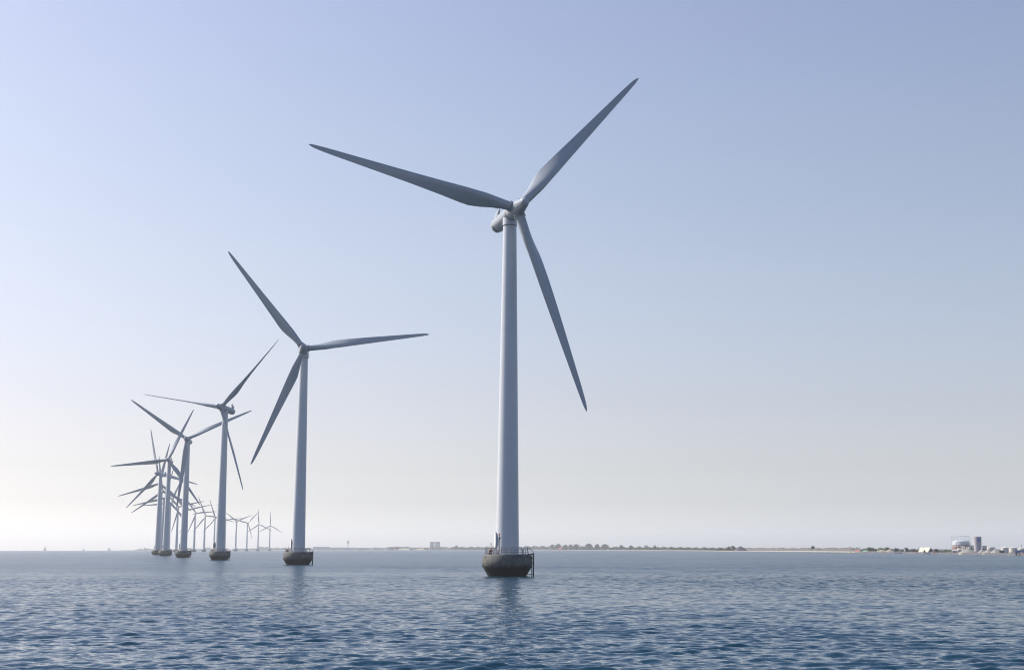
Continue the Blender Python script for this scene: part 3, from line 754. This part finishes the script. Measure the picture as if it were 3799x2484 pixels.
# boats
def sailboat(b, h, d, label, sail='sail', jib='sail', name='sailing_boat', bare=False):
    s = mm(h, d); t = thing(name, site(b, d), label, 'sailing boat', 'small boats out on the water', rnd.uniform(-.4, .4))
    bm = bmesh.new(); L_ = s * .36; N = 10; rings = []
    for i in range(N + 1):
        u = i / N * 2 - 1; wd = s * .09 * (1 - abs(u) ** 2.5) + .02; z1 = s * .085 + s * .03 * u
        rings.append([bm.verts.new((u * L_, -wd, z1)), bm.verts.new((u * L_ * .93, -wd * .5, -s * .03)), bm.verts.new((u * L_ * .93, wd * .5, -s * .03)), bm.verts.new((u * L_, wd, z1))])
    for a, c in zip(rings, rings[1:]):
        for i in range(4): bm.faces.new((a[i], a[(i + 1) % 4], c[(i + 1) % 4], c[i]))
    bm.faces.new(rings[0]); bm.faces.new(rings[-1][::-1]); from_bm('hull', bm, M['white'], t)
    from_bm('mast', simple(lambda q: tube(q, (s * .04, 0, s * .05), (s * .04, 0, s), s * .012, s * .008, 6)), M['galv'], t)
    if bare:
        from_bm('boom', simple(lambda q: tube(q, (s * .04, 0, s * .18), (-s * .28, 0, s * .18), s * .02, n=6)), M['bshed'], t); return
    def sl(pts, nm, m):
        bm = bmesh.new(); f = [bm.verts.new(p) for p in pts]; g = [bm.verts.new((p[0], p[1] + s * .012, p[2])) for p in pts]
        bm.faces.new(f); bm.faces.new(g[::-1])
        for i in range(len(f)): bm.faces.new((f[i], g[i], g[(i + 1) % len(f)], f[(i + 1) % len(f)]))
        from_bm(nm, bm, M[m], t)
    sl([(s * .03, 0, s * .16), (-s * .31, -s * .04, s * .17), (-s * .16, -s * .05, s * .6), (s * .03, 0, s * .97)], 'mainsail', sail)
    sl([(s * .06, 0, s * .93), (s * .13, -s * .06, s * .45), (s * .1, -s * .05, s * .14), (s * .34, 0, s * .12)], 'jib', jib)
def motorboat(b, lpx, d, label):
    l = mm(lpx, d) / 2; t = thing('motor_boat', site(b, d), label, 'motor boat', 'small boats out on the water', rnd.uniform(-.3, .3))
    bm = bmesh.new(); w = l * .3; v = []
    pr = [(-l, w, .55), (-l, w * .8, -.25), (l * .5, w * .8, -.25), (l * .55, w, .6), (l, .03, .85), (l * .85, .02, -.1)]
    for s_ in (-1, 1):
        v.append([bm.verts.new((x, y * s_, z * l * .42)) for x, y, z in pr])
    A, B = v
    bm.faces.new([A[i] for i in (0, 1, 2, 3)]); bm.faces.new([A[i] for i in (3, 2, 5, 4)]); bm.faces.new([B[i] for i in (3, 2, 1, 0)]); bm.faces.new([B[i] for i in (4, 5, 2, 3)])
    for i, j in ((0, 1), (1, 2), (2, 5), (5, 4), (4, 3), (3, 0)): bm.faces.new((A[i], A[j], B[j], B[i]))
    bmesh.ops.recalc_face_normals(bm, faces=bm.faces); from_bm('hull', bm, M['white'], t)
    from_bm('cabin', simple(lambda q: box(q, -l * .35, l * .35, -w * .6, w * .6, l * .25, l * .5)), M['white'], t)
    from_bm('windscreen', simple(lambda q: box(q, l * .36, l * .42, -w * .55, w * .55, l * .28, l * .45)), M['glass'], t)
sailboat(1470.5, 18, 3900, 'sailing boat with orange and red sails, left of the huge turbine', 'sail_orange', 'sail_red')
sailboat(1532, 12, 4200, 'white sailing boat between the orange sail and the twin towers')
sailboat(1444, 8, 4300, 'smallest white sail just left of the orange sail')
sailboat(2038, 11, 3500, 'white sailing boat at the left end of the tall shore trees')
sailboat(2107, 9, 3500, 'white sailing boat right of the orange roofed pavilion')
sailboat(3109, 16, 1480, 'white sailing boat in front of the white jetty')
sailboat(452, 10, 5200, 'boat with bare mast left of the flat island', bare=True)
sailboat(210, 8, 5600, 'boat with bare mast right of the lighthouse', bare=True)
sailboat(415, 4, 6000, 'tiny faint boat left of the flat island', bare=True)
sailboat(95, 5, 6300, 'tiny faint sail left of the lighthouse')
for k, bx in enumerate((1642.5, 1649.5, 1655)):
    sailboat(bx, 8, 4550, ('left', 'middle', 'right')[k] + ' one of three white sails close to shore right of the twin towers')
motorboat(1574, 4, 4000, 'tiny white motor boat between the white sail and the twin towers')
motorboat(2194, 6, 2700, 'white motor boat below the tallest shore tree')
motorboat(3413, 5, 1050, 'little white boat off the quay near the cream hall')
motorboat(1597, 4, 4550, 'small moored white boat under the tan hall')
motorboat(1611, 4, 4550, 'small moored white boat under the right twin tower')

def lighthouse():
    b, d = 165, 7000; t = thing('lighthouse', site(b, d) + Vector((0, 0, .5)), 'faint sea lighthouse on its round fort at far left horizon', 'lighthouse')
    bm = bmesh.new(); lathe(bm, [(mm(7, d), -4), (mm(7, d), mm(4, d)), (mm(2, d), mm(4, d))], 20); from_bm('caisson', bm, M['conc'], t)
    bm = bmesh.new(); lathe(bm, [(mm(3.4, d), mm(3.5, d)), (mm(3.0, d), mm(9, d)), (mm(1.5, d), mm(9, d))], 12); from_bm('keeper_house', bm, M['brick'], t)
    bm = bmesh.new(); lathe(bm, [(mm(1.9, d), mm(9, d)), (mm(1.7, d), mm(13, d)), (mm(.3, d), mm(15, d))], 12); from_bm('light_tower', bm, M['brick'], t)
    from_bm('mast', simple(lambda q: tube(q, (mm(5, d), 0, 0), (mm(5, d), 0, mm(20, d)), mm(.35, d), n=6)), M['shed'], t)
lighthouse()
for bx, w, h, l in ((404, 9, 6, 'faint ship silhouette on the horizon left of the flat island'), (309, 5, 3, 'faintest speck of a ship midway between lighthouse and island')):
    d = 6700; t = thing('ship', site(bx, d), l, 'ship', 'ships on the horizon')
    from_bm('hull', simple(lambda q: box(q, -mm(w, d) / 2, mm(w, d) / 2, -6, 6, -2, mm(h * .5, d) + 3)), M['shed'], t)
    from_bm('superstructure', simple(lambda q: box(q, -mm(w, d) / 4, mm(w, d) / 8, -5, 5, mm(h * .5, d) + 3, mm(h, d) + 4)), M['conc'], t)
def fortlet():
    b, d = 535, shore(535) + 500; t = thing('watch_house', site(b, d) + Vector((0, 0, 2)), 'small dark tower house on top of the flat island', 'building')
    from_bm('wall', simple(lambda q: box(q, -mm(3, d), mm(3, d), 0, 8, 0, mm(7, d))), M['brick'], t)
    from_bm('roof', simple(lambda q: tube(q, (0, 4, mm(7, d)), (0, 4, mm(10, d)), mm(3, d), mm(.3, d), 4)), M['dshed'], t)
fortlet()

# dark heap with a little hut on top
def heap(b0, b1, h, back, label, m='gravel', name='gravel_heap', group='heaps of pale gravel on the quay', skew=.5, flat=.08):
    b = b0 + (b1 - b0) * skew; d = shore(b) + back; wl, wr, hh = mm(b - b0, d), mm(b1 - b, d), mm(h, d); bm = bmesh.new(); N = 36; K = 9; rings = []
    t = bm
    for k in range(K + 1):
        u = k / K; r = 1 - u * (1 - flat); ring = []
        for i in range(N):
            q = 2 * math.pi * i / N; w = wr if math.cos(q) > 0 else wl
            j = 1 + .05 * math.sin(3 * q + 2 * u) + .03 * math.sin(7 * q + b)
            ring.append(bm.verts.new((math.cos(q) * w * r * j, math.sin(q) * (wl + wr) * .4 * r * j, 1.2 + hh * (u ** 1.05) * (1 + .02 * math.sin(9 * q)) - (0 if k else 2))))
        rings.append(ring)
    for a, c in zip(rings, rings[1:]):
        for i in range(N): bm.faces.new((a[i], a[(i + 1) % N], c[(i + 1) % N], c[i]))
    bm.faces.new(rings[-1])
    o = from_bm(name, bm, M[m], None, True); o.location = site(b, d); tag(o, label, 'heap', group); return o
heap(2720, 2773, 14, 35, 'dark purple grey coal heap behind the start of the white jetty', 'coal', 'coal_heap', None, .45, .25)
t = thing('hut', site(2746, shore(2746) + 35) + Vector((0, 0, mm(14, shore(2746)) + 1)), 'tiny dark hut on top of the dark heap', 'hut')
from_bm('wall', simple(lambda q: box(q, -.5, .5, -.5, .5, 0, .9)), M['dshed'], t); from_bm('roof', simple(lambda q: tube(q, (0, 0, .9), (0, 0, 1.5), .8, .1, 4)), M['dshed'], t)
heap(3245, 3290, 8, 22, 'low pale sand heap left of the ship, left one', 'sand', 'sand_heap', 'sand heaps beside the ship', .55)
heap(3275, 3318, 10, 26, 'pale sand heap touching the ship stern, right one', 'sand', 'sand_heap', 'sand heaps beside the ship', .6)

# white jetty of repeated spans
def jetty():
    t = thing('jetty', site(2955, shore(2955) - 8), 'long white segmented jetty in front of the brown bank', 'jetty')
    inv = t.location; b = 2718; bs = []
    while b < 3190: bs.append(b); b += 18.2
    for b0, b1 in zip(bs, bs[1:]):
        p, q = site(b0, shore(b0) - 8) - inv, site(b1, shore(b1) - 8) - inv
        u = (q - p).normalized(); w = Vector((-u.y, u.x, 0)); bm = bmesh.new()
        h0, h1 = .6, 1.15
        v = [bm.verts.new(c + w * s + Vector((0, 0, z))) for c in (p, q) for s in (-.8, .8) for z in (h0, h1)]
        for f in ((0, 1, 3, 2), (4, 6, 7, 5), (0, 4, 5, 1), (2, 3, 7, 6), (1, 5, 7, 3), (0, 2, 6, 4)): bm.faces.new([v[i] for i in f])
        bmesh.ops.recalc_face_normals(bm, faces=bm.faces)
        from_bm('span', bm, M['shed'], t)
        from_bm('pier_block', simple(lambda qq: box(qq, p.x - .7, p.x + .7, p.y - 1.6, p.y + .8, -2, 1.3)), M['cream'], t)
jetty()
def quay_bits():
    bs = np.arange(3196, 3470, 20.5)
    for i, b in enumerate(bs):
        d = shore(b) - 7
        o = from_bm('quay_fender', simple(lambda q: (tube(q, (0, 0, -.8), (0, 0, 1.5), .22, n=8), box(q, -.35, .35, -.35, .3, 1.5, 1.7))), M['orange'] if i % 3 == 1 else M['conc'])
        o.location = site(b, d); tag(o, 'fender pile on the dark quay wall', 'fender', 'fender piles along the quay')
quay_bits()
# ship alongside
def ship():
    b = 3336; d = shore(b) - 14; t = thing('ship', site(b, d), 'white cargo ship moored at the quay with its bridge at right', 'ship', None, bearing_rot(b))
    l = mm(43, d) / 2
    bm = bmesh.new(); v = []
    for y in (-2, 2):
        v.append([bm.verts.new(c) for c in ((-l, y, mm(4, d)), (-l * .92, y * .8, -.8), (l * .97, y * .8, -.8), (l, y, mm(5, d)))])
    bm.faces.new(v[0]); bm.faces.new(v[1][::-1])
    for i in range(4): bm.faces.new((v[0][i], v[0][(i + 1) % 4], v[1][(i + 1) % 4], v[1][i]))
    bmesh.ops.recalc_face_normals(bm, faces=bm.faces); from_bm('hull', bm, M['white'], t)
    br = from_bm('bridge', simple(lambda q: (box(q, l * .7, l * .98, -1.7, 1.7, mm(4.8, d), mm(9, d)), box(q, l * .74, l * .94, -1.4, 1.4, mm(9, d) + .003, mm(11, d)))), M['white'], t)
    from_bm('window', simple(lambda q: box(q, l * .76, l * .92, -1.45, -1.38, mm(9.4, d), mm(10.4, d))), M['glass'], br)
    from_bm('funnel', simple(lambda q: tube(q, (l * .84, .6, mm(11, d)), (l * .84, .6, mm(16, d)), .3, n=10)), M['white'], t)
    for k in range(5):
        x = -l * .8 + k * l * .3
        from_bm('hatch_cover', simple(lambda q: box(q, x, x + l * .22, -1.3, 1.3, mm(4.2, d), mm(5.6, d))), M['rust'], t)
ship()
# cream hall
def hall():
    b = 3433; d = shore(b) + 30; w = mm(46, d) / 2; h = mm(24, d); z0 = 1.2
    t = thing('storage_hall', site(b, d), 'cream gabled storage hall with dark open end', 'storage hall', None, bearing_rot(b) + R(52))
    dp = w * 2.0; wx = w * .8
    bm = bmesh.new(); v = [bm.verts.new(c) for c in ((-wx, -dp / 2, z0), (0, -dp / 2, h), (wx, -dp / 2, z0), (-wx, dp / 2, z0), (0, dp / 2, h), (wx, dp / 2, z0))]
    bm.faces.new((v[0], v[3], v[4], v[1])); bm.faces.new((v[1], v[4], v[5], v[2])); from_bm('roof', bm, M['cream'], t)
    bm = bmesh.new(); e = .12; v = [bm.verts.new(c) for c in ((-wx + e, -dp / 2 + e, z0), (0, -dp / 2 + e, h - e), (wx - e, -dp / 2 + e, z0), (-wx + e, dp / 2 - e, z0), (0, dp / 2 - e, h - e), (wx - e, dp / 2 - e, z0))]
    bm.faces.new((v[2], v[1], v[0])); bm.faces.new((v[3], v[4], v[5])); from_bm('gable_wall', bm, M['dshed'], t)
hall()
def crane():
    b = 3428; d = shore(b) + 2; t = thing('excavator', site(b, d) + Vector((0, 0, 1.4)), 'small dark excavator in front of the cream hall', 'excavator')
    from_bm('tracks', simple(lambda q: (box(q, -.9, .9, -.7, -.3, 0, .35), box(q, -.9, .9, .3, .7, 0, .35))), M['dshed'], t)
    from_bm('cab', simple(lambda q: box(q, -.7, .5, -.6, .6, .36, 1.2)), M['tar'], t)
    from_bm('boom', simple(lambda q: (tube(q, (.3, 0, .8), (-.7, 0, 2.9), .12, .08), tube(q, (-.7, 0, 2.9), (-1.6, 0, 1.8), .08, .06))), M['tar'], t)
crane()
building('shed', 3407, 3414, 9, 4, 'small white shed at the left foot of the cream hall', 'white', 'cream', depth=3, gable=.3)
building('barge', 3427, 3480, 5.5, -2, 'long low white barge along the quay right of the excavator', 'white', 'conc', depth=3, cat='barge')
building('container', 3499, 3510, 7.5, -3, 'single white container standing on the quay edge', 'white', 'cream', depth=2.5, cat='container')
heap(3455, 3482, 13, 8, 'dark scrap heap right of the cream hall', 'coal', 'scrap_heap', None, .5, .4)
heap(3480, 3499, 8, 8, 'small dark scrap heap left of the white container', 'coal', 'scrap_heap', None, .5, .2)
for bx, w, l in ((3378, 18, 'rust red stacked containers left of the cream hall'), (3398, 12, 'shorter rust red container stack beside the cream hall')):
    building('container_stack', bx, bx + w, 11, 18, l, 'rust', 'rust', depth=4, cat='containers')

# gas holder
def gasholder():
    b = 3564; d = shore(b) + 60; r = mm(33, d); H_ = mm(67, d); z0 = mm(3, d)
    t = thing('gas_holder', site(b, d), 'big round gas holder inside a tall open guide frame', 'gas holder')
    bm = bmesh.new(); lathe(bm, [(r * .97, 0), (r * .97, mm(27, d)), (r * .9, mm(27, d))], 40); from_bm('lower_tank', bm, M['rust'], t, True)
    bm = bmesh.new(); lathe(bm, [(r * .99, mm(27.03, d)), (r * .99, mm(28.4, d)), (r * .9, mm(28.4, d))], 40, cap=False); from_bm('walkway', bm, M['white'], t, True)
    bm = bmesh.new(); lathe(bm, [(r * .95, mm(28.4, d)), (r * .95, mm(34, d)), (r * .9, mm(34, d))], 40); from_bm('middle_lift', bm, M['rust'], t, True)
    bm = bmesh.new(); lathe(bm, [(r * .93, mm(34.03, d)), (r * .93, mm(46, d))] + [(r * .93 * math.cos(q), mm(46, d) + mm(6, d) * math.sin(q)) for q in [R(x) for x in (10, 25, 40, 55, 70, 85)]], 40); from_bm('upper_tank', bm, M['gasblue'], t, True)
    for i in range(20):
        q = 2 * math.pi * i / 20; x, y = math.cos(q) * r * 1.03, math.sin(q) * r * 1.03
        from_bm('guide_column', simple(lambda s: tube(s, (x, y, 0), (x, y, H_), mm(.38, d), n=5)), M['gasblue'], t)
    for z in (.5, .75, .98):
        bm = bmesh.new(); pts = [Vector((math.cos(2 * math.pi * i / 20) * r * 1.03, math.sin(2 * math.pi * i / 20) * r * 1.03, H_ * z)) for i in range(21)]
        polytube(bm, pts, mm(.35, d), 5); from_bm('ring_girder', bm, M['gasblue'], t)
    bm = bmesh.new()
    for i in range(20):
        a, c = 2 * math.pi * i / 20, 2 * math.pi * (i + 1) / 20
        for zz in (.5, .75):
            tube(bm, (math.cos(a) * r * 1.03, math.sin(a) * r * 1.03, H_ * zz), (math.cos(c) * r * 1.03, math.sin(c) * r * 1.03, H_ * (zz + .24)), mm(.18, d), n=4)
    from_bm('bracing', bm, M['gasblue'], t)
gasholder()
def silo_tower():
    b = 3625.5; d = shore(b) + 30; t = thing('silo_tower', site(b, d), 'tall grey waisted concrete silo tower with blue sign patch', 'silo tower')
    h = mm(66, d); bm = bmesh.new()
    lathe(bm, [(mm(11.5, d), 0), (mm(13, d), mm(6, d)), (mm(13.6, d), mm(20, d)), (mm(14.6, d), mm(45, d)), (mm(15.2, d), mm(65, d)), (mm(15.2, d), h), (mm(14.2, d), h), (mm(14, d), h - .3)], 36)
    from_bm('shell', bm, M['silo'], t, True)
    def patch(b_, a0, a1, z0, z1, rr):
        A = []
        for i in range(7):
            q = R(a0 + (a1 - a0) * i / 6)
            A.append([b_.verts.new((math.sin(q) * r_, -math.cos(q) * r_, z)) for r_, z in ((rr, z0), (rr + .15, z0), (rr + .15, z1), (rr, z1))])
        for a, c in zip(A, A[1:]):
            for i in range(4): b_.faces.new((a[i], a[(i + 1) % 4], c[(i + 1) % 4], c[i]))
        b_.faces.new(A[0]); b_.faces.new(A[-1][::-1])
    from_bm('sign', simple(lambda q: patch(q, -4, 26, mm(50, d), mm(59, d), mm(15.05, d))), M['signblue'], t)
    from_bm('balcony', simple(lambda q: patch(q, -12, 34, mm(46, d), mm(49, d), mm(14.9, d))), M['bshed'], t)
silo_tower()
def tank(b0, b1, h, back, label, name='storage_tank', m='tankw', roofh=.12, group='round white storage tanks', top='cone'):
    b = (b0 + b1) / 2; d = shore(b) + back; r = mm(b1 - b0, d) / 2; hh = mm(h, d)
    t = thing(name, site(b, d), label, 'tank', group)
    bm = bmesh.new(); lathe(bm, [(r, 0), (r, hh * .97), (r * 1.02, hh * .97), (r * 1.02, hh), (r * .98, hh)], 32); from_bm('shell', bm, M[m], t, True)
    bm = bmesh.new(); lathe(bm, [(r * .98, hh + .004), (r * .6, hh * (1 + roofh * .6)), (r * .05, hh * (1 + roofh))], 32); from_bm('roof', bm, M[m], t, True)
    bm = bmesh.new(); N = 10
    pts = [Vector((math.sin(R(-50 + 8 * i)) * r * 1.02, -math.cos(R(-50 + 8 * i)) * r * 1.02, hh * (.98 - .09 * i))) for i in range(N + 1)]
    polytube(bm, pts, mm(.35, d), 4); from_bm('stair', bm, M['shed'], t)
tank(3711.5, 3740, 27, 22, 'left of the three large white tanks near the right edge')
tank(3741.5, 3773, 27, 22, 'middle of the three large white tanks near the right edge')
tank(3774, 3806, 26, 30, 'large white tank cut by the right edge')
tank(3660, 3690, 28, 28, 'white tank on the gravel right of the silo tower', roofh=.06)
for k, (b0, b1, h) in enumerate(((3568, 3574.5, 28), (3574, 3580.5, 27), (3583, 3590, 25), (3590.5, 3597.5, 25))):
    tank(b0, b1, h, 18, ('first', 'second', 'third', 'fourth')[k] + ' from left of the four slim silos before the gas holder', 'silo', 'tankw', .1, 'slim silos in front of the gas holder')
def globe():
    b = 3557; d = shore(b) + 12; r = mm(9, d); t = thing('dome_tank', site(b, d), 'white flattened dome tank below the gas holder', 'tank')
    bm = bmesh.new(); lathe(bm, [(r * .55, mm(10, d)), (r * .85, mm(13.5, d)), (r, mm(17, d)), (r * .9, mm(20, d)), (r * .55, mm(22, d)), (r * .05, mm(22.8, d))], 28); from_bm('shell', bm, M['tankw'], t, True)
    for i in range(6):
        q = 2 * math.pi * i / 6 + .3; from_bm('leg', simple(lambda s: tube(s, (math.cos(q) * r * .7, math.sin(q) * r * .7, 0), (math.cos(q) * r * .7, math.sin(q) * r * .7, mm(12, d)), mm(.5, d), n=6)), M['shed'], t)
globe()
building('silo_block', 3598, 3614, 31, 26, 'pale grey block directly left of the silo tower', 'conc', 'shed', depth=5, rows=2, cols=2)
building('silo_block', 3643, 3659, 30, 26, 'pale grey block directly right of the silo tower', 'conc', 'shed', depth=5, rows=2, cols=2)
building('shed', 3532, 3548, 18, 10, 'light grey small works building left of the dome tank', 'conc', 'shed', depth=4, gable=.2, rows=1, cols=3)
building('shed', 3542, 3553, 6, -3, 'low white hut at the water edge left of the gravel', 'white', 'orange', depth=2, gable=.3)
heap(3553, 3625, 14.5, 8, 'wide pale gravel heap in front of the silo blocks, leftmost')
heap(3622, 3662, 15, 14, 'gravel heap right behind and below the silo tower')
heap(3640, 3692, 15, 4, 'pointed pale gravel heap in the middle of the quay')
heap(3670, 3728, 15, 7, 'long gravel heap sloping to the dark shed at right', skew=.35)
building('shed', 3706, 3724, 16, 3, 'dark flat shed under the left large tank', 'dshed', 'dshed', depth=3)
building('shed', 3724, 3735, 13, 3, 'grey shed beside the dark flat shed', 'shed', 'shed', depth=3)
building('shed', 3766, 3830, 18, 4, 'long blue shed at the right edge below the tanks', 'bshed', 'bshed', depth=4, rows=1, cols=6)
building('shed', 3735, 3766, 9, 2, 'low pale wall building between dark shed and blue shed', 'conc', 'conc', depth=3)
heap(3738, 3756, 5, -2, 'low green grey rubble heap on the quay near the right edge', 'land', 'rubble_heap', None)
heap(3770, 3808, 6, -1, 'low reddish rubble heap at the right edge', 'brownland', 'rubble_heap', None)
t = thing('chimney', site(3789, shore(3789) + 60), 'dark thin chimney behind the tanks at the right edge', 'chimney')
dch = shore(3789) + 60
from_bm('stack', simple(lambda q: tube(q, (0, 0, 0), (0, 0, mm(38, dch)), mm(1.1, dch), mm(.8, dch), 10)), M['dshed'], t)
from_bm('cap', simple(lambda q: tube(q, (0, 0, mm(38, dch)), (0, 0, mm(38.6, dch)), mm(1.1, dch), n=10)), M['dshed'], t)
tank(3564, 3567, 29, 14, 'thin white vent stack beside the dome tank', 'vent_stack', group=None)
def buoy(b, d, label, s=1.0):
    t = thing('buoy', site(b, d), label, 'buoy')
    from_bm('float', simple(lambda q: tube(q, (0, 0, -.3), (0, 0, .5 * s), .55 * s, .5 * s, 12)), M['yellow'], t)
    from_bm('topmark', simple(lambda q: (tube(q, (0, 0, .5 * s), (0, 0, 1.5 * s), .28 * s, .1 * s, 8),)), M['yellow'], t)
buoy(3153, 1180, 'yellow buoy in front of the end of the white jetty', 1.1)
buoy(3568, 900, 'small yellow buoy in front of the gas holder', .6)

# ------------------------------------------------------------------ haze: the air over the water
def haze():
    bm = bmesh.new(); box(bm, -9800, 9800, -9800, 9800, -16, 112)
    m = bpy.data.materials.new('haze'); m.use_nodes = True; n = m.node_tree
    for nd in list(n.nodes):
        if nd.type == 'BSDF_PRINCIPLED': n.nodes.remove(nd)
    v = n.nodes.new("ShaderNodeVolumePrincipled"); v.inputs["Color"].default_value = (.90, .925, .97, 1); v.inputs["Density"].default_value = 9.5e-5
    v.inputs["Anisotropy"].default_value = .3
    n.links.new(v.outputs[0], n.nodes["Material Output"].inputs["Volume"])
    o = from_bm('haze', bm, m); o['kind'] = 'stuff'; o['label'] = 'pale blue haze over the sea'; o['category'] = 'haze'
haze()
